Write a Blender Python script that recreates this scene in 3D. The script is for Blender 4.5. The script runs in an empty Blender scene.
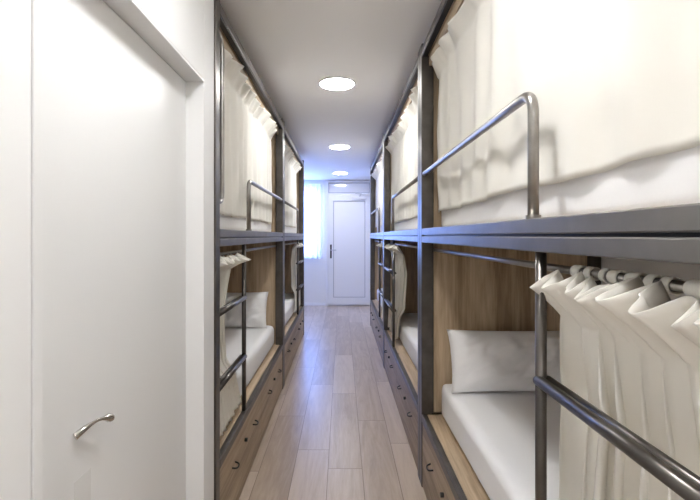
import bpy, bmesh, math, random
from mathutils import Vector, noise, Matrix
PI = math.pi
S = bpy.context.scene
C = S.collection

# ------------------------------------------------------------------ measured layout (metres)
CAM_Z = 1.35
F_PX = 434.0
XR, XL = 0.427, 0.520          # aisle faces of the right and left bunks
DEPTH = 0.965                  # bunk depth away from the aisle
LEN = 2.09                     # bunk length along the corridor
CEIL = 2.44
Y_BACK, Y_END = -3.0, 8.43
POST_W, POST_D = 0.06, 0.065
RAIL_TOP = 0.395
# ------------------------------------------------------------------ materials
def new_mat(name):
    m = bpy.data.materials.new(name); m.use_nodes = True
    nt = m.node_tree; nt.nodes.clear()
    out = nt.nodes.new('ShaderNodeOutputMaterial')
    return m, nt, out
def principled(nt, out, color, rough=0.5, metal=0.0, spec=0.5):
    p = nt.nodes.new('ShaderNodeBsdfPrincipled')
    p.inputs['Base Color'].default_value = (*color, 1)
    p.inputs['Roughness'].default_value = rough
    p.inputs['Metallic'].default_value = metal
    p.inputs['Specular IOR Level'].default_value = spec
    nt.links.new(p.outputs[0], out.inputs[0])
    return p
def N(nt, kind, **kw):
    n = nt.nodes.new(kind)
    for k, v in kw.items(): setattr(n, k, v)
    return n
def coords(nt, scale=(1, 1, 1)):
    tc = N(nt, 'ShaderNodeNewGeometry'); mp = N(nt, 'ShaderNodeMapping')
    mp.inputs['Scale'].default_value = scale
    nt.links.new(tc.outputs['Position'], mp.inputs['Vector'])
    return mp.outputs[0]
def ramp(nt, src, stops):
    r = N(nt, 'ShaderNodeValToRGB')
    els = r.color_ramp.elements
    while len(els) > 1: els.remove(els[-1])
    els[0].position, els[0].color = stops[0][0], (*stops[0][1], 1)
    for p, c in stops[1:]:
        e = els.new(p); e.color = (*c, 1)
    nt.links.new(src, r.inputs[0]); return r.outputs[0]
def bump(nt, p, src, strength=0.2, dist=0.01):
    b = N(nt, 'ShaderNodeBump'); b.inputs['Strength'].default_value = strength; b.inputs['Distance'].default_value = dist
    nt.links.new(src, b.inputs['Height']); nt.links.new(b.outputs[0], p.inputs['Normal'])
def noise_tex(nt, vec, scale, detail=4, rough=0.55, dist=0.0):
    n = N(nt, 'ShaderNodeTexNoise')
    n.inputs['Scale'].default_value = scale; n.inputs['Detail'].default_value = detail
    n.inputs['Roughness'].default_value = rough; n.inputs['Distortion'].default_value = dist
    nt.links.new(vec, n.inputs['Vector']); return n

def mat_plain(name, color, rough, metal=0.0, spec=0.5, var=0.0, vscale=3, bmp=0.0, bscale=80):
    m, nt, out = new_mat(name); p = principled(nt, out, color, rough, metal, spec)
    if var:
        n = noise_tex(nt, coords(nt), vscale)
        lo = tuple(c * (1 - var) for c in color); hi = tuple(min(1, c * (1 + var)) for c in color)
        nt.links.new(ramp(nt, n.outputs[0], [(0.3, lo), (0.7, hi)]), p.inputs['Base Color'])
    if bmp:
        n2 = noise_tex(nt, coords(nt), bscale); bump(nt, p, n2.outputs[0], bmp, 0.002)
    return m

def mat_wood(name, cols, axis, rough=0.45):
    """oak board with the grain along one axis"""
    m, nt, out = new_mat(name); p = principled(nt, out, cols[1], rough, spec=0.35)
    sc = {'x': (0.5, 8, 8), 'y': (8, 0.5, 8), 'z': (8, 8, 0.5)}[axis]
    v = coords(nt, sc)
    n1 = noise_tex(nt, v, 1.3, 6, 0.6, 0.9)
    n2 = noise_tex(nt, v, 9.0, 5, 0.65, 0.3)
    mix = N(nt, 'ShaderNodeMath', operation='MULTIPLY_ADD'); mix.inputs[1].default_value = 0.35
    nt.links.new(n2.outputs[0], mix.inputs[0]); 
    sub = N(nt, 'ShaderNodeMath', operation='MULTIPLY'); sub.inputs[1].default_value = 0.68
    nt.links.new(n1.outputs[0], sub.inputs[0]); nt.links.new(sub.outputs[0], mix.inputs[2])
    col = ramp(nt, mix.outputs[0], [(0.38, cols[0]), (0.5, cols[1]), (0.63, cols[2])])
    # knots
    vk = coords(nt, {'x': (1.2, 3, 3), 'y': (3, 1.2, 3), 'z': (3, 3, 1.2)}[axis])
    vo = N(nt, 'ShaderNodeTexVoronoi'); vo.inputs['Scale'].default_value = 1.6
    nt.links.new(vk, vo.inputs['Vector'])
    k = ramp(nt, vo.outputs['Distance'], [(0.02, (0.35, 0.27, 0.2)), (0.09, (1, 1, 1))])
    mx = N(nt, 'ShaderNodeMix', data_type='RGBA', blend_type='MULTIPLY'); mx.inputs[0].default_value = 0.8
    nt.links.new(col, mx.inputs[6]); nt.links.new(k, mx.inputs[7])
    nt.links.new(mx.outputs[2], p.inputs['Base Color'])
    bump(nt, p, n2.outputs[0], 0.06, 0.003)
    return m

def mat_floor():
    m, nt, out = new_mat('laminate_floor'); p = principled(nt, out, (0.4, 0.3, 0.25), 0.33, spec=0.45)
    g = N(nt, 'ShaderNodeNewGeometry'); sx = N(nt, 'ShaderNodeSeparateXYZ')
    nt.links.new(g.outputs['Position'], sx.inputs[0])
    def M(op, a, b=None, c=None):
        n = N(nt, 'ShaderNodeMath', operation=op)
        for i, v in enumerate((a, b, c)):
            if v is None: continue
            if isinstance(v, (int, float)): n.inputs[i].default_value = v
            else: nt.links.new(v, n.inputs[i])
        return n.outputs[0]
    W, L = 0.198, 1.20
    u = M('DIVIDE', M('ADD', sx.outputs[0], 0.081), W)
    row = M('FLOOR', u); fu = M('FRACT', u)
    wn = N(nt, 'ShaderNodeTexWhiteNoise', noise_dimensions='1D'); nt.links.new(M('ADD', row, 7.3), wn.inputs['W'])
    v = M('ADD', M('DIVIDE', sx.outputs[1], L), wn.outputs['Value'])
    pl = M('FLOOR', v); fv = M('FRACT', v)
    wn2 = N(nt, 'ShaderNodeTexWhiteNoise', noise_dimensions='2D')
    cb = N(nt, 'ShaderNodeCombineXYZ'); nt.links.new(row, cb.inputs[0]); nt.links.new(pl, cb.inputs[1])
    nt.links.new(cb.outputs[0], wn2.inputs['Vector'])
    # grain, shifted per plank
    cv = N(nt, 'ShaderNodeCombineXYZ')
    nt.links.new(M('MULTIPLY', sx.outputs[0], 9.0), cv.inputs[0])
    nt.links.new(M('ADD', M('MULTIPLY', sx.outputs[1], 0.9), M('MULTIPLY', wn2.outputs['Value'], 30)), cv.inputs[1])
    n1 = noise_tex(nt, cv.outputs[0], 1.2, 6, 0.62, 1.2)
    n2 = noise_tex(nt, cv.outputs[0], 7.0, 4, 0.6, 0.2)
    t = M('ADD', M('MULTIPLY', n1.outputs[0], 0.6), M('ADD', M('MULTIPLY', n2.outputs[0], 0.2), M('MULTIPLY', wn2.outputs['Value'], 0.2)))
    col = ramp(nt, t, [(0.37, FLOOR_COL[0]), (0.5, FLOOR_COL[1]), (0.64, FLOOR_COL[2])])
    gu = M('LESS_THAN', M('MINIMUM', fu, M('SUBTRACT', 1.0, fu)), 0.008)
    gv = M('LESS_THAN', M('MINIMUM', fv, M('SUBTRACT', 1.0, fv)), 0.0016)
    gap = M('MAXIMUM', gu, gv)
    mx = N(nt, 'ShaderNodeMix', data_type='RGBA', blend_type='MIX')
    nt.links.new(gap, mx.inputs[0]); nt.links.new(col, mx.inputs[6]); mx.inputs[7].default_value = (0.16, 0.115, 0.09, 1)
    nt.links.new(mx.outputs[2], p.inputs['Base Color'])
    bump(nt, p, M('SUBTRACT', M('MULTIPLY', n2.outputs[0], 0.15), gap), 0.25, 0.002)
    return m
FLOOR_COL = [(0.345, 0.265, 0.197), (0.44, 0.352, 0.275), (0.53, 0.438, 0.353)]

def mat_cloth(name, color, trans=0.2, bscale=900):
    m, nt, out = new_mat(name)
    p = principled(nt, out, color, 0.95, spec=0.1)
    n = noise_tex(nt, coords(nt), bscale, 2); 
    n2 = noise_tex(nt, coords(nt), 14, 4, 0.6)
    ad = N(nt, 'ShaderNodeMath', operation='MULTIPLY_ADD'); ad.inputs[1].default_value = 3.0
    nt.links.new(n2.outputs[0], ad.inputs[0]); nt.links.new(n.outputs[0], ad.inputs[2])
    bump(nt, p, ad.outputs[0], 0.12, 0.003)
    if trans:
        t = N(nt, 'ShaderNodeBsdfTranslucent'); t.inputs[0].default_value = (*color, 1)
        mx = N(nt, 'ShaderNodeMixShader'); mx.inputs[0].default_value = trans
        nt.links.new(p.outputs[0], mx.inputs[1]); nt.links.new(t.outputs[0], mx.inputs[2])
        nt.links.new(mx.outputs[0], out.inputs[0])
    return m
def mat_sheer():
    m, nt, out = new_mat('sheer_voile')
    d = N(nt, 'ShaderNodeBsdfDiffuse'); d.inputs[0].default_value = (0.92, 0.93, 0.95, 1)
    t = N(nt, 'ShaderNodeBsdfTranslucent'); t.inputs[0].default_value = (0.95, 0.96, 0.98, 1)
    tr = N(nt, 'ShaderNodeBsdfTransparent')
    a = N(nt, 'ShaderNodeMixShader'); a.inputs[0].default_value = 0.6
    b = N(nt, 'ShaderNodeMixShader'); b.inputs[0].default_value = 0.4
    nt.links.new(d.outputs[0], a.inputs[1]); nt.links.new(t.outputs[0], a.inputs[2])
    nt.links.new(a.outputs[0], b.inputs[1]); nt.links.new(tr.outputs[0], b.inputs[2])
    nt.links.new(b.outputs[0], out.inputs[0]); return m
def mat_glass():
    m, nt, out = new_mat('window_glass')
    tr = N(nt, 'ShaderNodeBsdfTransparent'); gl = N(nt, 'ShaderNodeBsdfGlossy'); gl.inputs['Roughness'].default_value = 0.02
    b = N(nt, 'ShaderNodeMixShader'); b.inputs[0].default_value = 0.08
    nt.links.new(tr.outputs[0], b.inputs[1]); nt.links.new(gl.outputs[0], b.inputs[2])
    nt.links.new(b.outputs[0], out.inputs[0]); return m
def mat_emit(name, color, strength):
    m, nt, out = new_mat(name)
    e = N(nt, 'ShaderNodeEmission'); e.inputs[0].default_value = (*color, 1); e.inputs[1].default_value = strength
    nt.links.new(e.outputs[0], out.inputs[0]); return m

LIGHT = 34.0
SKY = 10.5
M = {}
M['wall'] = mat_plain('white_wall_paint', (0.78, 0.785, 0.79), 0.6, var=0.01)
M['ceiling'] = mat_plain('white_ceiling_paint', (0.90, 0.895, 0.89), 0.75)
M['door'] = mat_plain('white_door_lacquer', (0.75, 0.755, 0.76), 0.42)
M['door2'] = mat_plain('white_pvc_door', (0.82, 0.83, 0.86), 0.35)
M['transom'] = mat_plain('milky_transom_glass', (0.80, 0.81, 0.84), 0.08)
M['steel'] = mat_plain('varnished_raw_steel', (0.125, 0.113, 0.102), 0.38, 0.82, var=0.18, vscale=14)
M['beam'] = mat_plain('brushed_steel_beam', (0.23, 0.22, 0.21), 0.40, 0.82, var=0.10, vscale=10)
M['tube'] = mat_plain('bare_steel_tube', (0.34, 0.325, 0.305), 0.30, 0.92, var=0.15, vscale=20)
M['rung'] = mat_plain('dark_steel_tube', (0.12, 0.11, 0.102), 0.30, 0.9, var=0.15, vscale=20)
M['chrome'] = mat_plain('satin_chrome', (0.55, 0.53, 0.5), 0.18, 1.0)
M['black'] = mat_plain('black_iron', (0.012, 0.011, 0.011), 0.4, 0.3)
OAK = [(0.28, 0.205, 0.128), (0.45, 0.34, 0.225), (0.59, 0.465, 0.325)]
M['wood_z'] = mat_wood('oak_board_upright', OAK, 'z')
M['wood_y'] = mat_wood('oak_board_lengthwise', OAK, 'y')
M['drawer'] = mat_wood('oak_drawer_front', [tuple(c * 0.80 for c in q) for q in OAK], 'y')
M['floor'] = mat_floor()
M['curtain'] = mat_cloth('cream_cotton', (0.86, 0.84, 0.785), 0.12)
M['sheet'] = mat_cloth('white_sheet', (0.84, 0.84, 0.85), 0.0)
M['sheer'] = mat_sheer()
M['glass'] = mat_glass()
M['lamp'] = mat_emit('led_diffuser', (1.0, 0.995, 0.985), LIGHT)
M['plastic'] = mat_plain('white_plastic', (0.82, 0.82, 0.82), 0.35)
M['grey'] = mat_plain('grey_plastic', (0.45, 0.46, 0.5), 0.4)
M['lock'] = mat_plain('pale_satin_plate', (0.68, 0.68, 0.675), 0.6, 0.0)

# ------------------------------------------------------------------ mesh helpers
class MB:
    def __init__(s): s.bm = bmesh.new()
    def box(s, x0, x1, y0, y1, z0, z1):
        v = [s.bm.verts.new((x, y, z)) for x in (x0, x1) for y in (y0, y1) for z in (z0, z1)]
        for f in ((0, 1, 3, 2), (4, 6, 7, 5), (0, 4, 5, 1), (2, 3, 7, 6), (0, 2, 6, 4), (1, 5, 7, 3)):
            s.bm.faces.new([v[i] for i in f])
        return s
    def tube(s, pts, r, seg=14, fillet=0.0, caps=True, flat=None):
        pts = [Vector(p) for p in pts]
        if fillet:
            out = [pts[0]]
            for a, b, c in zip(pts, pts[1:], pts[2:]):
                d1, d2 = (a - b), (c - b); f = min(fillet, d1.length * 0.49, d2.length * 0.49)
                p1, p2 = b + d1.normalized() * f, b + d2.normalized() * f
                for k in range(9):
                    t = k / 8; out.append(p1 * (1 - t) ** 2 + b * 2 * t * (1 - t) + p2 * t * t)
            out.append(pts[-1]); pts = out
        n = len(pts); rad = r if isinstance(r, (list, tuple)) else [r] * n
        if len(rad) != n: rad = [rad[0]] * n
        t0 = (pts[1] - pts[0]).normalized()
        u = t0.orthogonal().normalized(); rings = []
        for i, p in enumerate(pts):
            t = (pts[min(i + 1, n - 1)] - pts[max(i - 1, 0)]).normalized()
            u = (u - t * u.dot(t)).normalized(); w = t.cross(u)
            rings.append([s.bm.verts.new(p + (u * math.cos(a) + w * math.sin(a)) * rad[i]) for a in (2 * PI * k / seg for k in range(seg))])
        for a, b in zip(rings, rings[1:]):
            for k in range(seg):
                s.bm.faces.new((a[k], a[(k + 1) % seg], b[(k + 1) % seg], b[k])).smooth = True
        if caps: s.bm.faces.new(rings[0][::-1]); s.bm.faces.new(rings[-1])
        return s
    def disc(s, c, r, z0, z1, seg=40, r2=None):
        """solid round puck from z0 to z1"""
        r2 = r if r2 is None else r2
        a = [s.bm.verts.new((c[0] + r * math.cos(2 * PI * k / seg), c[1] + r * math.sin(2 * PI * k / seg), z0)) for k in range(seg)]
        b = [s.bm.verts.new((c[0] + r2 * math.cos(2 * PI * k / seg), c[1] + r2 * math.sin(2 * PI * k / seg), z1)) for k in range(seg)]
        s.bm.faces.new(a[::-1]); s.bm.faces.new(b)
        for k in range(seg): s.bm.faces.new((a[k], a[(k + 1) % seg], b[(k + 1) % seg], b[k]))
        return s
    def ring(s, c, ri, ro, z0, z1, seg=40):
        vs = []
        for k in range(seg):
            a = 2 * PI * k / seg; co, si = math.cos(a), math.sin(a)
            vs.append([s.bm.verts.new((c[0] + r * co, c[1] + r * si, z)) for r, z in ((ri, z0), (ro, z0), (ro, z1), (ri, z1))])
        for k in range(seg):
            a, b = vs[k], vs[(k + 1) % seg]
            for i in range(4): s.bm.faces.new((a[i], a[(i + 1) % 4], b[(i + 1) % 4], b[i]))
        return s
    def grid(s, P):
        V = [[s.bm.verts.new(p) for p in row] for row in P]
        for i in range(len(V) - 1):
            for j in range(len(V[0]) - 1):
                s.bm.faces.new((V[i][j], V[i][j + 1], V[i + 1][j + 1], V[i + 1][j])).smooth = True
        return V
    def build(s, name, mat, parent=None, origin=None, bevel=0.0, solid=0.0, recalc=True, subsurf=0):
        if recalc: bmesh.ops.recalc_face_normals(s.bm, faces=s.bm.faces)
        org = Vector(origin) if origin is not None else (Vector(parent['_w']) if parent is not None else Vector((0, 0, 0)))
        for v in s.bm.verts: v.co -= org
        me = bpy.data.meshes.new(name); s.bm.to_mesh(me); s.bm.free()
        me.materials.append(mat)
        o = bpy.data.objects.new(name, me); C.objects.link(o)
        if parent is not None:
            o.parent = parent; o['_w'] = tuple(org)
        else:
            o.location = org; o['_w'] = tuple(org)
        if solid:
            d = o.modifiers.new('thickness', 'SOLIDIFY'); d.thickness = solid; d.offset = 0
        if bevel:
            b = o.modifiers.new('bevel', 'BEVEL'); b.width = bevel; b.segments = 2; b.limit_method = 'ANGLE'
            b.harden_normals = False
        if subsurf:
            d = o.modifiers.new('smooth', 'SUBSURF'); d.levels = d.render_levels = subsurf
        return o
def tag(o, label, cat, group=None):
    o['label'] = label; o['category'] = cat
    if group: o['group'] = group
    return o
def thing(name, loc, label, cat, group=None):
    o = bpy.data.objects.new(name, None); C.objects.link(o); o.location = loc; o['_w'] = tuple(loc)
    o.empty_display_size = 0.1
    return tag(o, label, cat, group)
def struct(o):
    o['kind'] = 'structure'; return o

# ------------------------------------------------------------------ the room
XO_R, XO_L = XR + DEPTH + 0.005, -(XL + DEPTH + 0.005)     # inner faces of the long walls
T = 0.12
struct(MB().box(XO_L - T, XO_R + T, Y_BACK - T, Y_END + T, -0.1, 0).build('floor', M['floor']))
struct(MB().box(XO_L - T, XO_R + T, Y_BACK - T, Y_END + T, CEIL, CEIL + 0.1).build('ceiling', M['ceiling']))
struct(MB().box(XO_R, XO_R + T, Y_BACK - T, Y_END + T, 0, CEIL).build('wall_right', M['wall']))
struct(MB().box(XO_L - T, XO_L, Y_BACK - T, Y_END + T, 0, CEIL).build('wall_left', M['wall']))
struct(MB().box(XO_L, XO_R, Y_BACK - T, Y_BACK, 0, CEIL).build('wall_back', M['wall']))
# end wall with its window opening
WX0, WX1, WZ0, WZ1 = -1.34, -0.45, 0.95, 2.30
b = MB()
b.box(XO_L, WX0, Y_END, Y_END + T, 0, CEIL); b.box(WX1, XO_R, Y_END, Y_END + T, 0, CEIL)
b.box(WX0, WX1, Y_END, Y_END + T, 0, WZ0); b.box(WX0, WX1, Y_END, Y_END + T, WZ1, CEIL)
struct(b.build('wall_end', M['wall']))
w = struct(thing('window_1', (0.5 * (WX0 + WX1), Y_END, WZ0), 'bright white-framed window behind the sheer curtain on the end wall', 'window'))
b = MB(); fw = 0.05; y0, y1 = Y_END + 0.03, Y_END + 0.09
b.box(WX0, WX0 + fw, y0, y1, WZ0, WZ1); b.box(WX1 - fw, WX1, y0, y1, WZ0, WZ1)
b.box(WX0 + fw, WX1 - fw, y0, y1, WZ0, WZ0 + fw); b.box(WX0 + fw, WX1 - fw, y0, y1, WZ1 - fw, WZ1)
xm = 0.5 * (WX0 + WX1); b.box(xm - 0.04, xm + 0.04, y0, y1, WZ0 + fw, WZ1 - fw)
b.build('window_frame', M['door2'], w, bevel=0.004)
for xa, xb in ((WX0 + fw, xm - 0.04), (xm + 0.04, WX1 - fw)):
    MB().box(xa, xb, Y_END + 0.055, Y_END + 0.062, WZ0 + fw, WZ1 - fw).build('pane', M['glass'], w)
MB().box(WX0 - 0.02, WX1 + 0.02, Y_END - 0.03, Y_END + 0.03, WZ0 - 0.025, WZ0).build('window_sill', M['door2'], w, bevel=0.004)
for k in (w,):
    if 'category' in k: del k['category']
# sheer curtain in front of the window
P = []
nu, nv = 120, 16
for j in range(nv + 1):
    v = j / nv; z = 2.345 - v * 1.43; row = []
    for i in range(nu + 1):
        u = i / nu; a = 0.010 + 0.012 * v
        x = -1.40 + u * 1.03 + 0.004 * math.sin(31 * u)
        row.append((x, Y_END - 0.075 + a * math.sin(2 * PI * 13 * u + 1.2 * math.sin(5 * u)) + 0.006 * math.sin(19 * u + v), z))
    P.append(row)
b = MB(); b.grid(P)
sc_ = thing('sheer_curtain', (-0.9, Y_END - 0.075, 0.92), 'bright white sheer curtain glowing with daylight left of the far door', 'curtain')
b.build('voile', M['sheer'], sc_, recalc=False)
MB().tube([(-1.43, Y_END - 0.075, 2.352), (-0.365, Y_END - 0.075, 2.352)], 0.009).build('curtain_rod', M['plastic'], sc_)
for x in (-1.38, -0.385):
    MB().box(x - 0.008, x + 0.008, Y_END - 0.075, Y_END, 2.344, 2.36).build('rod_bracket', M['plastic'], sc_)

# baseboards
struct(MB().box(XO_L, -0.30, Y_END - 0.012, Y_END, 0, 0.055).build('baseboard_end', M['door2'], bevel=0.003))
struct(MB().box(XO_R - 0.012, XO_R, 6.60, Y_END - 0.012, 0, 0.055).build('baseboard_right', M['door2'], bevel=0.003))
struct(MB().box(XO_L, XO_L + 0.012, 6.00, Y_END - 0.012, 0, 0.055).build('baseboard_left', M['door2'], bevel=0.003))

# partition with the near door
PX = -0.525; PT = 0.13; DY0, DY1, DZ = 0.735, 1.655, 1.945; PEND = 1.782
b = MB()
b.box(PX - PT, PX, Y_BACK, DY0, 0, CEIL); b.box(PX - PT, PX, DY1, PEND, 0, CEIL); b.box(PX - PT, PX, DY0, DY1, DZ, CEIL)
struct(b.build('wall_entrance', M['wall'], bevel=0.004))
d1 = struct(thing('door_1', (PX - 0.07, DY0, 0), '', ''))
del d1['label']; del d1['category']
LX = PX - 0.066
b = MB(); g_ = 0.002; FN, FF = 0.025, 0.010
b.box(LX - 0.05, PX + 0.0015, DY0 + g_, DY0 + FN, 0, DZ - g_); b.box(LX - 0.05, PX + 0.0015, DY1 - FF, DY1 - g_, 0, DZ - g_)
b.box(LX - 0.05, PX + 0.0015, DY0 + FN, DY1 - FF, DZ - FF, DZ - g_)
b.build('door_frame', M['door'], d1, bevel=0.001)
MB().box(LX - 0.04, LX, DY0 + FN + 0.002, DY1 - FF - 0.002, 0.006, DZ - FF - 0.002).build('door_leaf', M['door'], d1, bevel=0.0015)
# lever handle: flat root on the leaf, arching up and away to a flared tip
hz = 0.915
pts, rad = [], []
ctrl = [(LX + 0.002, 0.955, hz - 0.008), (LX + 0.014, 0.975, hz + 0.003), (LX + 0.024, 1.003, hz + 0.008), (LX + 0.028, 1.035, hz + 0.001), (LX + 0.028, 1.062, hz - 0.010)]
for i in range(len(ctrl) - 1):
    for k in range(6):
        t = k / 6; p0 = Vector(ctrl[max(i - 1, 0)]); p1 = Vector(ctrl[i]); p2 = Vector(ctrl[i + 1]); p3 = Vector(ctrl[min(i + 2, len(ctrl) - 1)])
        pts.append(0.5 * ((2 * p1) + (p2 - p0) * t + (2 * p0 - 5 * p1 + 4 * p2 - p3) * t * t + (3 * p1 - p0 - 3 * p2 + p3) * t ** 3))
pts.append(Vector(ctrl[-1]))
n = len(pts)
for i in range(n):
    t = i / (n - 1)
    rad.append(0.0085 * (1 - t) + 0.0045 * t + 0.0055 * math.exp(-((t - 0.88) / 0.14) ** 2) - 0.003 * math.exp(-((t - 0.5) / 0.25) ** 2))
rad[-1] *= 0.6
hd = MB().tube(pts, rad, 16).build('door_handle', M['chrome'], d1)
b = MB().box(LX, LX + 0.0009, 0.957, 1.02, hz - 0.185, hz - 0.11); b.build('lock_plate', M['lock'], d1)

# far door
d2 = struct(thing('door_2', (0.14, Y_END, 0), '', '')); del d2['label']; del d2['category']
DX0, DX1, DH = -0.265, 0.545, 2.145
y = Y_END
b = MB()
b.box(DX0 - 0.05, DX0, y - 0.045, y, 0, 2.42); b.box(DX1, DX1 + 0.05, y - 0.045, y, 0, 2.42)
b.box(DX0, DX1, y - 0.045, y, DH, DH + 0.035); b.box(DX0, DX1, y - 0.045, y, 2.385, 2.42)
b.box(DX0, DX1, y - 0.03, y, 0.0, 0.02)
b.build('door_frame', M['door2'], d2, bevel=0.003)
MB().box(DX0 + 0.03, DX1 - 0.03, y - 0.018, y - 0.002, DH + 0.035 + 0.015, 2.37).build('transom_pane', M['transom'], d2, bevel=0.003)
b = MB(); st = 0.095
yl0, yl1 = y - 0.055, y - 0.004
b.box(DX0 + 0.004, DX0 + st, yl0, yl1, 0.024, DH - 0.004); b.box(DX1 - st, DX1 - 0.004, yl0, yl1, 0.024, DH - 0.004)
b.box(DX0 + st, DX1 - st, yl0, yl1, 0.024, 0.16); b.box(DX0 + st, DX1 - st, yl0, yl1, DH - 0.115, DH - 0.004)
b.build('door_leaf', M['door2'], d2, bevel=0.003)
b = MB(); ga = 0.014
def frame_strip(b, xa, xb, za, zb, ya_, yb_, w_):
    b.box(xa, xa + w_, ya_, yb_, za, zb); b.box(xb - w_, xb, ya_, yb_, za, zb)
    b.box(xa + w_, xb - w_, ya_, yb_, za, za + w_); b.box(xa + w_, xb - w_, ya_, yb_, zb - w_, zb)
frame_strip(b, DX0 + st, DX1 - st, 0.16, DH - 0.115, y - 0.034, y - 0.0305, ga)
b.build('gasket', M['grey'], d2)
b = MB(); frame_strip(b, DX0, DX1, DH + 0.036, 2.384, y - 0.024, y - 0.019, ga); b.build('gasket', M['grey'], d2)
MB().box(DX0 + st, DX1 - st, y - 0.030, y - 0.006, 0.16, DH - 0.115).build('door_panel', M['door2'], d2, bevel=0.002)
b = MB().box(DX0 + 0.035, DX0 + 0.068, yl0 - 0.008, yl0, 0.92, 1.185).build('handle_plate', M['black'], d2, bevel=0.004)
MB().tube([(DX0 + 0.05, yl0 - 0.008, 1.08), (DX0 + 0.05, yl0 - 0.05, 1.08), (DX0 + 0.155, yl0 - 0.05, 1.08)], 0.009, fillet=0.015).build('lever', M['grey'], b)
for hzz in (0.25, 1.10, 1.92):
    MB().tube([(DX1 + 0.002, yl0 - 0.006, hzz - 0.045), (DX1 + 0.002, yl0 - 0.006, hzz + 0.045)], 0.009).build('hinge', M['plastic'], d2)
cl = MB().box(0.20, 0.46, yl0 - 0.045, yl0, DH - 0.09, DH - 0.035).build('door_closer', M['plastic'], d2, bevel=0.004)
MB().tube([(0.34, yl0 - 0.03, DH - 0.035), (0.37, yl0 - 0.16, DH + 0.02), (0.26, yl0 - 0.02, DH + 0.035)], 0.008).build('closer_arm', M['grey'], cl)
# wall switches beside the far door
sw = thing('light_switch', (-0.40, Y_END, 1.05), 'small white light switch on the end wall between window and door', 'light switch')
MB().box(-0.43, -0.36, Y_END - 0.012, Y_END, 0.99, 1.08).build('switch_plate', M['plastic'], sw, bevel=0.004)
MB().box(-0.415, -0.375, Y_END - 0.017, Y_END - 0.012, 1.005, 1.065).build('rocker', M['plastic'], sw, bevel=0.002)

# ceiling lights; the three behind the camera are unseen, added as fill
lt = [(-0.035, 3.10, 'round white ceiling downlight nearest the camera, the largest in view'),
      (-0.030, 5.30, 'round white ceiling downlight second along the corridor, in the middle'),
      (-0.030, 7.50, 'round white ceiling downlight farthest away, just in front of the far door'),
      (-0.035, 0.90, 'round white ceiling downlight above the near door beside the camera'),
      (-0.035, -1.30, 'added unseen ceiling downlight behind the camera, on the corridor line'),
      (0.75, -0.75, 'added unseen fill downlight in the lobby behind the camera, near the first bunk'),
      (0.75, -2.20, 'added unseen fill downlight in the lobby behind the camera, by the back wall')]
for x, y, lab in lt:
    t = thing('ceiling_light', (x, y, CEIL), lab, 'ceiling light', 'round downlights along the corridor ceiling')
    MB().ring((x, y), 0.120, 0.136, CEIL - 0.008, CEIL, 48).build('light_rim', M['plastic'], t, bevel=0.002)
    MB().disc((x, y), 0.112, CEIL - 0.011, CEIL - 0.001, 48, r2=0.119).build('diffuser', M['lamp'], t)

# ------------------------------------------------------------------ bunk beds
class Side:
    """maps s (distance behind the aisle face), y, z to the room"""
    def __init__(s, right): s.r = right
    def X(s, d): return XR + d if s.r else -(XL + d)
    def box(s, b, s0, s1, y0, y1, z0, z1):
        a, c = sorted((s.X(s0), s.X(s1))); b.box(a, c, min(y0, y1), max(y0, y1), z0, z1)
    def p(s, d, y, z): return (s.X(d), y, z)

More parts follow.
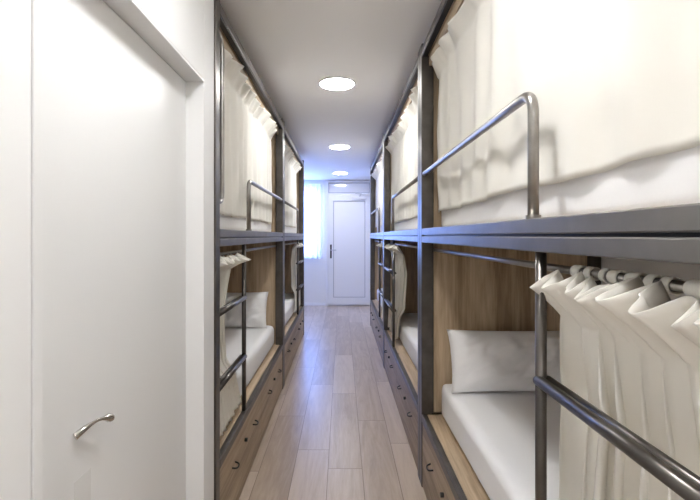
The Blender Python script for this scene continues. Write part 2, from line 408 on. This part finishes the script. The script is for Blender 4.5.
def bunk(right, y0, ladder_near, label, grab=False):
    sd = Side(right); y1 = y0 + LEN
    zb0, zb1 = (1.315, 1.390) if right else (1.305, 1.380)
    zt0, zt1 = (2.320, 2.360) if right else (2.300, 2.345)
    zp = 2.385
    root = thing('bunk_bed', (sd.X(DEPTH / 2), (y0 + y1) / 2, 0), label, 'bunk bed', 'steel and oak bunk beds along the corridor')
    g = 0.001
    ya, yb = y0 + g, y1 - g
    # posts
    for yy in (ya, yb - POST_W):
        for s0 in (0, DEPTH - POST_D):
            b = MB(); sd.box(b, s0, s0 + POST_D, yy, yy + POST_W, 0, zp); b.build('post', M['steel'], root, bevel=0.004)
    ia, ib = ya + POST_W, yb - POST_W
    # twin tubes of the upper bed beam
    zm = 0.5 * (zb0 + zb1) - 0.001
    for lo, hi in ((zb0, zm - 0.003), (zm + 0.003, zb1)):
        b = MB(); sd.box(b, 0, 0.04, ia, ib, lo, hi); b.build('beam_tube', M['beam'], root, bevel=0.003)
    b = MB(); sd.box(b, 0.012, 0.03, ia, ib, zm - 0.003, zm + 0.003); b.build('beam_web', M['black'], root)
    b = MB(); sd.box(b, DEPTH - 0.04, DEPTH, ia, ib, zb0, zb1); b.build('rear_beam', M['steel'], root, bevel=0.003)
    b = MB(); sd.box(b, 0, 0.035, ia, ib, zt0, zt1); b.build('top_rail', M['steel'], root, bevel=0.003)
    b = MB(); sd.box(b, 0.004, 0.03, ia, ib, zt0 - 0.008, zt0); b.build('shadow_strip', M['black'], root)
    b = MB(); sd.box(b, 0.035, DEPTH, ia, ib, zt0 - 0.002, zt0 + 0.016); b.build('roof_board', M['wood_y'], root)
    b = MB(); sd.box(b, 0.040, 0.055, ia, ib, zt0 - 0.056, zt0 - 0.003); b.build('fascia_board', M['wood_y'], root)
    # end boards
    for yy in (ia - 0.022, ib):
        y_a, y_b = (ya + 0.02, ya + 0.04) if yy < (y0 + y1) / 2 else (yb - 0.04, yb - 0.02)
        for z0, z1 in ((RAIL_TOP, zb0), (zb1, zt0)):
            b = MB(); sd.box(b, POST_D, DEPTH - POST_D, y_a, y_b, z0, z1); b.build('end_board', M['wood_z'], root)
        b = MB(); sd.box(b, POST_D, DEPTH - POST_D, y_a, y_b, zb0, zb1); b.build('end_beam', M['steel'], root)
    # decks
    b = MB(); sd.box(b, 0.03, DEPTH, ia, ib, RAIL_TOP - 0.022, RAIL_TOP - 0.002); b.build('lower_deck', M['wood_y'], root, bevel=0.002)
    b = MB(); sd.box(b, 0.04, DEPTH - 0.04, ia, ib, zb1 - 0.045, zb1 - 0.022); b.build('upper_deck', M['wood_y'], root)
    # lower rail
    b = MB(); sd.box(b, 0, 0.012, ia, ib, RAIL_TOP - 0.04, RAIL_TOP); sd.box(b, 0.012, 0.03, ia, ib, RAIL_TOP - 0.04, RAIL_TOP - 0.004)
    b.build('lower_rail', M['steel'], root, bevel=0.002)
    # two drawers with two pulls and a lock each
    ym = (y0 + y1) / 2
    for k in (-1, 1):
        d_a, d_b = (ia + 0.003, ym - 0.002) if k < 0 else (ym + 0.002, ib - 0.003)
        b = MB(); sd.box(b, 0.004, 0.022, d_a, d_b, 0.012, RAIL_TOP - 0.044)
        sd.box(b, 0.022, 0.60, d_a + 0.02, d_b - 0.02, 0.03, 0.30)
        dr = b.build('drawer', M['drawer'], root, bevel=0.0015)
        yc = ym + k * 0.495
        for q in (-0.24, 0.24):
            yy = yc + q; h = 0.030; z = 0.243
            MB().tube([sd.p(0.006, yy - h, z), sd.p(-0.016, yy - h * 0.8, z - 0.005), sd.p(-0.020, yy, z - 0.009), sd.p(-0.016, yy + h * 0.8, z - 0.005), sd.p(0.006, yy + h, z)], 0.0040, 10, fillet=0.012).build('handle', M['black'], dr)
        MB().tube([sd.p(0.006, yc, 0.252), sd.p(-0.010, yc, 0.252)], 0.010, 16).build('lock', M['black'], dr)
    # curtain rods
    zr = 1.2755 if right else 1.262
    MB().tube([sd.p(0.07, ya + 0.03, zr), sd.p(0.07, yb - 0.03, zr)], 0.009, 14).build('curtain_rod', M['tube'], root)
    MB().tube([sd.p(0.112, ia - 0.02, zt0 - 0.125), sd.p(0.112, ib + 0.02, zt0 - 0.125)], 0.008, 14).build('curtain_rod', M['tube'], root)
    # ladder at one end, guard rail over the rest
    LADW = 0.60
    yl = y0 + LADW + 0.105 if ladder_near else y1 - LADW - 0.105
    yp = ia if ladder_near else ib              # the post side of the ladder
    yf = ib if ladder_near else ia              # far end of the guard rail
    zg = CAM_Z + (0.335 if right else 0.318)
    s_g = 0.016
    MB().tube([sd.p(s_g, yf + (0.004 if ladder_near else -0.004), zg), sd.p(s_g, yl, zg), sd.p(s_g, yl, zb1 - 0.004)], 0.0125, 16, fillet=0.055).build('guard_rail', M['tube'], root)
    MB().disc((sd.X(s_g), yl), 0.017, zb1 - 0.002, zb1 + 0.008, 20).build('rail_foot', M['tube'], root)
    off = (0.675 if ladder_near else 0.72) if right else (0.60 if ladder_near else 0.66)
    yl = y0 + off if ladder_near else y1 - off
    lad = MB().tube([sd.p(0.020, yl, RAIL_TOP - 0.006), sd.p(0.020, yl, zb0 + 0.006)], 0.0120, 16).build('ladder', M['rung'], root)
    for zr_ in ((1.026, 0.70) if right else (1.012, 0.688)):
        b = MB(); b.tube([sd.p(0.014, yl, zr_), sd.p(0.014, yp, zr_)], 0.0125, 14); b.tube([sd.p(0.036, yl, zr_ + 0.001), sd.p(0.036, yp, zr_ + 0.001)], 0.0095, 14)
        b.build('rung', M['rung'], lad)
    if grab:
        s_ = 0.016; yq = ia + 0.088
        MB().tube([sd.p(s_, ia - 0.004, 2.225), sd.p(s_, yq, 2.225), sd.p(s_, yq, 1.50), sd.p(s_, ia - 0.004, 1.50)], 0.010, 14, fillet=0.045).build('grab_handle', M['tube'], root)
    return root

RY = [0.30, 2.39, 4.48]; LY = [1.79, 3.88]
bunk(True, RY[0], True, 'oak and dark steel bunk bed nearest on the right, with pillow and bunched curtain below')
bunk(True, RY[1], False, 'oak and steel bunk bed in the middle of the right row')
bunk(True, RY[2], True, 'oak and steel bunk bed at the far end of the right row')
bunk(False, LY[0], True, 'oak and dark steel bunk bed on the left beside the white partition wall', grab=True)
bunk(False, LY[1], False, 'oak and steel bunk bed at the far end of the left row')

# ------------------------------------------------------------------ mattresses and pillows
def rbox_mesh(cx, cy, z0, hx, hy, h, r, seed, wr):
    """soft mattress: a rounded box with faint sheet wrinkles"""
    b = MB(); bm = b.bm
    bmesh.ops.create_cube(bm, size=2)
    bmesh.ops.subdivide_edges(bm, edges=bm.edges, cuts=31, use_grid_fill=True)
    for v in bm.verts:
        x, y, z = v.co.x * hx, v.co.y * hy, v.co.z * h / 2
        # keep more samples near the rim
        q = Vector((max(-hx + r, min(hx - r, x)), max(-hy + r, min(hy - r, y)), max(-h / 2 + r, min(h / 2 - r, z))))
        d = Vector((x, y, z)) - q
        if d.length > 1e-6:
            m = max(abs(d.x), abs(d.y), abs(d.z)); d = d.normalized() * m
        p = q + d
        n_ = noise.noise(Vector((p.x * 5 + seed, p.y * 3, p.z * 5))) * wr
        n_ += noise.noise(Vector((p.x * 13 + seed, p.y * 6, p.z * 3 + 4))) * wr * 0.6
        nn = v.co.normalized()
        if p.z > -h / 2 + 0.012: p += Vector((nn.x * 0.4, nn.y * 0.15, 0.6 if z > 0 else 0)) * n_
        v.co = p + Vector((cx, cy, z0 + h / 2))
    for f in bm.faces: f.smooth = True
    return b
def mattress(right, y0, upper, label):
    sd = Side(right)
    zb1 = 1.390 if right else 1.380
    z0 = (zb1 - 0.022) if upper else RAIL_TOP - 0.002
    h = 0.19 if upper else 0.185
    s0, s1 = (0.090, 0.930) if upper else ((0.092, 0.955) if right else (0.066, 0.955))
    cx = 0.5 * (sd.X(s0) + sd.X(s1)); cy = y0 + LEN / 2
    o = rbox_mesh(cx, cy, z0, (s1 - s0) / 2, LEN / 2 - 0.072, h, 0.045, hash((right, round(y0, 1), upper)) % 50 * 0 + y0 * 3 + upper * 7, 0.006).build('mattress', M['sheet'], origin=(cx, cy, z0))
    tag(o, label, 'mattress', 'upper mattresses' if upper else 'lower mattresses')
names = {(True, 0): 'nearest right bunk', (True, 1): 'middle right bunk', (True, 2): 'far right bunk', (False, 0): 'near left bunk', (False, 1): 'far left bunk'}
for (r, k), nm in names.items():
    y0 = (RY if r else LY)[k]
    mattress(r, y0, False, f'white-sheeted mattress on the lower level of the {nm}')
    mattress(r, y0, True, f'white-sheeted mattress on the upper level of the {nm}, edge showing below the curtain')

def pillow(c, w, h, t, tilt, yaw, label, seed):
    b = MB(); n = 40; P = [[], []]
    rot = Matrix.Rotation(yaw, 4, 'Z') @ Matrix.Rotation(tilt, 4, 'X')
    V = {}
    for sgn in (1, -1):
        rows = []
        for j in range(n + 1):
            bb = -1 + 2 * j / n; row = []
            for i in range(n + 1):
                a = -1 + 2 * i / n
                edge = max(abs(a), abs(bb))
                if edge > 0.9999 and (i, j) in V: row.append(V[(i, j)]); continue
                x = a * w / 2 * (1 - 0.035 * (1 - abs(bb) ** 2.5) * abs(a) ** 3)
                z = bb * h / 2 * (1 - 0.055 * (1 - abs(a) ** 2.5) * abs(bb) ** 3)
                th = t / 2 * ((1 - abs(a) ** 3.2) ** 0.6) * ((1 - abs(bb) ** 2.6) ** 0.6)
                k = noise.noise(Vector((a * 1.6 + seed, bb * 1.2, sgn * 2)))
                rad = noise.noise(Vector((a * 7 + 1.5 * bb + seed, bb * 2.0, 3 + sgn)))
                rad2 = 0.5 - 2.2 * abs(noise.noise(Vector((a * 7 - 2.5 * bb, bb * 2.2 + seed, 9 + sgn))))
                th *= 1 + 0.16 * k
                m_ = min(1, (1 - edge) * 5)
                yv = sgn * (th + (0.010 * rad + 0.012 * rad2) * m_)
                if edge > 0.985: yv += 0.006 * noise.noise(Vector((a * 6, bb * 6, seed)))
                p = rot @ Vector((x, yv, z)) + Vector(c)
                vv = b.bm.verts.new(p)
                if edge > 0.9999: V[(i, j)] = vv
                row.append(vv)
            rows.append(row)
        for j in range(n):
            for i in range(n):
                try: b.bm.faces.new((rows[j][i], rows[j][i + 1], rows[j + 1][i + 1], rows[j + 1][i])).smooth = True
                except ValueError: pass
    o = b.build('pillow', M['sheet'], origin=(c[0], c[1], c[2] - h / 2 * math.cos(tilt)))
    return tag(o, label, 'pillow', 'white bed pillows')
pillow((XR + 0.105 + 0.36, 2.160, 0.730), 0.72, 0.305, 0.175, -0.30, 0.0, 'plump white pillow against the oak end of the nearest right lower bunk', 3.1)
pillow((-(XL + 0.105 + 0.36), 3.650, 0.730), 0.72, 0.305, 0.175, -0.30, 0.0, 'white pillow against the oak end of the near left lower bunk', 8.4)

# ------------------------------------------------------------------ bunk curtains
def curtain(right, label, group, ya, yb, ztop, zbot, n, s0=0.075, amp=(0.02, 0.03), head=0.085, lean=0.05, hamp=0.02,
            prof=lambda v: (0.0, 1.0), curl=0.0, seed=1.0, sharp=0.0, tabs=0, zr=None, crumple=0.0, hem=0.0, neck_s=None, droop=0.02, s_lim=None):
    """cloth hung on a rod: a flaring header above the gathering line and pleats below it"""
    sd = Side(right); b = MB()
    nu = int(n * 14); zn = ztop - head; H = zn - zbot
    vs = [-1 + 0.125 * k for k in range(8)] + [(k / 44) ** 1.15 for k in range(45)]
    yc, hw = 0.5 * (ya + yb), 0.5 * (yb - ya)
    ns = s0 if neck_s is None else neck_s
    P = []
    for v in vs:
        row = []
        off, wd = prof(max(v, 0))
        for i in range(nu + 1):
            u = i / nu
            uj = u + 0.6 / n * noise.noise(Vector((u * n * 0.55, seed, 0.3 * max(v, 0))))
            ph = 2 * PI * n * uj
            w = math.sin(ph + 0.9 * max(v, 0) * noise.noise(Vector((u * n * 0.4, seed * 2, 5))))
            tri = 2 / PI * math.asin(max(-1, min(1, w)))
            w = (1 - sharp) * w + sharp * tri
            rnd = 0.7 + 0.55 * noise.noise(Vector((u * n * 0.7 + seed * 3, 2.2, 0.8 * max(v, 0))))
            y = yc + off + (2 * u - 1) * hw * wd
            if v < 0:                              # header
                t = -v; a = amp[0] * 0.6 + (hamp - amp[0] * 0.6) * t ** 0.8
                tr = 2 / PI * math.asin(0.985 * math.sin(ph)); tr = 0.65 * tr + 0.2 * math.sin(ph) + 0.22 * math.sin(2.3 * ph + seed)
                r2 = 0.75 + 0.6 * noise.noise(Vector((u * n * 0.5 + seed, 7.7, 0)))
                s = ns - (lean * t ** 1.1) * (0.75 + 0.5 * r2) + a * tr * r2
                z = zn + head * t * (0.85 + 0.12 * r2) - droop * (0.5 - 0.5 * tr) * t ** 1.4 + 0.012 * t * noise.noise(Vector((u * n * 0.9, seed, 1)))
                y += 0.012 * t * noise.noise(Vector((u * n * 0.8, 4, seed)))
            else:
                a = (amp[0] * 0.6 + (amp[0] * 0.4) * min(1, v * 6)) * (1 - v) + amp[1] * v
                blend = min(1, v * 5)
                s = ns * (1 - blend) + s0 * blend + a * w * rnd
                y += curl * min(1, v * 3 + 0.3) * math.sin(2 * ph + 0.5) * rnd * hw / n
                s += 0.006 * v * noise.noise(Vector((u * 5 + seed, v * 3, 2)))
                z = zn - H * v + v * (0.010 * noise.noise(Vector((u * 6, seed, 9))) + hem * u)
                s += crumple * noise.noise(Vector((u * 4.2 + seed, v * 2.6, 7))) + 0.35 * crumple * noise.noise(Vector((u * 13 + 3 * v + seed, v * 5, 1)))
                if s_lim:                          # falls in front of the mattress onto the ledge
                    k = max(0.0, min(1.0, (0.74 - z) / 0.12)); k = k * k * (3 - 2 * k)
                    lo = 0.026; c = (lo + s_lim) / 2
                    s2 = c + max(-1, min(1, (s - s0) / (amp[1] * 1.25))) * (s_lim - lo) / 2
                    s = s * (1 - k) + s2 * k
            row.append(sd.p(s, y, z))
        P.append(row)
    b.grid(P)
    o = b.build('bunk_curtain', M['curtain'], origin=sd.p(s0, yc, zbot), solid=0.0022, recalc=False)
    tag(o, label, 'curtain', group)
    if tabs:
        for k in range(tabs):
            yk = ya + 0.02 + (yb - ya - 0.09) * k / (tabs - 1) + 0.006 * math.sin(k * 2.3)
            tb = MB(); ln = 0.012 + 0.004 * math.sin(k * 1.7)
            segs = 18; rows = []
            for j in range(5):
                yy = yk - ln + 2 * ln * j / 4
                rows.append([Vector(sd.p(0.07 + 0.0125 * math.sin(2 * PI * q / segs), yy, zr + 0.0125 * math.cos(2 * PI * q / segs))) for q in range(segs + 1)])
            tb.grid(rows)
            tb.build('hanging_tab', M['curtain'], o, solid=0.002, recalc=False)
    return o
UP, LO = 'curtains closing the upper bunks', 'curtains gathered at the lower bunks'
# upper level
curtain(True, 'wide cream curtain drawn flat across the nearest right upper bunk', UP, 0.40, 2.27, 2.268, 1.476, 9, s0=0.072, amp=(0.010, 0.011), head=0.10, lean=0.040, hamp=0.032, seed=2.3, crumple=0.012)
curtain(True, 'cream curtain closing the upper level of the middle right bunk', UP, 2.52, 4.40, 2.268, 1.476, 12, s0=0.078, amp=(0.013, 0.014), head=0.10, lean=0.045, hamp=0.036, seed=4.1, crumple=0.007)
curtain(True, 'cream curtain closing the upper level of the far right bunk', UP, 4.58, 6.40, 2.268, 1.476, 12, s0=0.078, amp=(0.013, 0.014), head=0.10, lean=0.045, hamp=0.036, seed=5.7, crumple=0.007)
curtain(False, 'cream pleated curtain closing the near left upper bunk beside the partition', UP, 1.875, 3.66, 2.258, 1.455, 12, s0=0.078, amp=(0.017, 0.016), head=0.10, lean=0.045, hamp=0.036, seed=7.2, crumple=0.007)
curtain(False, 'cream curtain closing the upper level of the far left bunk', UP, 3.97, 5.68, 2.258, 1.455, 12, s0=0.078, amp=(0.012, 0.013), head=0.10, lean=0.045, hamp=0.036, seed=9.9, crumple=0.007)
# lower level
curtain(True, 'bunched cream curtain with ruffled header on the nearest right lower bunk, behind the ladder', LO, 0.375, 0.972, 1.290, 0.43, 10, s0=0.103, amp=(0.034, 0.044), head=0.128, lean=0.062, hamp=0.050,
        prof=lambda v: (0.03 * v, 0.98 + 0.12 * v), curl=0.65, seed=1.9, tabs=13, zr=1.2755, neck_s=0.078, sharp=0.15, droop=0.045, s_lim=0.086)
curtain(True, 'bunched cream curtain by the ladder of the middle right lower bunk', LO, 3.52, 4.38, 1.285, 0.425, 9, s0=0.090, amp=(0.022, 0.028), head=0.092, lean=0.060, hamp=0.045, droop=0.045, s_lim=0.086,
        prof=lambda v: (0.22 * v * v, 1.0 - 0.35 * v + 0.05 * v * v), curl=0.5, seed=3.3, neck_s=0.07)
curtain(True, 'bunched cream curtain by the ladder of the far right lower bunk', LO, 4.60, 5.05, 1.285, 0.43, 7, s0=0.090, amp=(0.022, 0.028), head=0.092, lean=0.060, hamp=0.045, droop=0.045, s_lim=0.086,
        prof=lambda v: (-0.04 * v, 1.0 - 0.3 * math.sin(PI * v)), curl=0.5, seed=6.3, neck_s=0.07)
curtain(False, 'bunched cream curtain hanging behind the ladder of the near left lower bunk', LO, 1.875, 2.28, 1.272, 0.425, 7, s0=0.095, amp=(0.022, 0.034), head=0.092, lean=0.060, hamp=0.045, droop=0.045, s_lim=0.060,
        prof=lambda v: (-0.06 * math.sin(PI * min(1, v)) + 0.10 * v * v, 1.0 - 0.26 * math.sin(PI * v) + 0.18 * v), curl=0.5, seed=8.8, neck_s=0.07)
curtain(False, 'bunched cream curtain by the ladder of the far left lower bunk', LO, 5.15, 5.86, 1.272, 0.43, 8, s0=0.090, amp=(0.022, 0.03), head=0.092, lean=0.060, hamp=0.045, droop=0.045, s_lim=0.060,
        prof=lambda v: (0.06 * math.sin(PI * v), 1.0 - 0.25 * math.sin(PI * v)), curl=0.5, seed=2.9, neck_s=0.07)

# ------------------------------------------------------------------ daylight, camera, colour management
wd = bpy.data.worlds.new('daylight'); S.world = wd; wd.use_nodes = True
bg = wd.node_tree.nodes['Background']; bg.inputs[0].default_value = (0.20, 0.36, 1.0, 1); bg.inputs[1].default_value = SKY
pl = bpy.data.lights.new('window_portal', 'AREA'); pl.shape = 'RECTANGLE'; pl.size = WX1 - WX0; pl.size_y = WZ1 - WZ0
pl.cycles.is_portal = True
po = bpy.data.objects.new('window_portal', pl); C.objects.link(po); po.location = (xm, Y_END + 0.14, 0.5 * (WZ0 + WZ1)); po.rotation_euler = (-PI / 2, 0, 0)

cam = bpy.data.cameras.new('camera'); co = bpy.data.objects.new('camera', cam); C.objects.link(co)
co.location = (0, 0, CAM_Z); co.rotation_euler = (PI / 2, 0, 0)
cam.sensor_width = 36; cam.lens = F_PX / 700 * 36; cam.shift_x = 8 / 700; cam.shift_y = -14 / 700
cam.clip_start = 0.02
S.camera = co
for o in bpy.data.objects:
    if '_w' in o: del o['_w']
vs_ = S.view_settings; S.display_settings.display_device = 'sRGB'
vs_.view_transform = 'Standard'; vs_.look = 'None'; vs_.gamma = 1; vs_.use_curve_mapping = False; vs_.exposure = 1.53
S.cycles.use_denoising = True
S.cycles.max_bounces = 20; S.cycles.diffuse_bounces = 14; S.cycles.transparent_max_bounces = 12
S.cycles.sample_clamp_indirect = 8
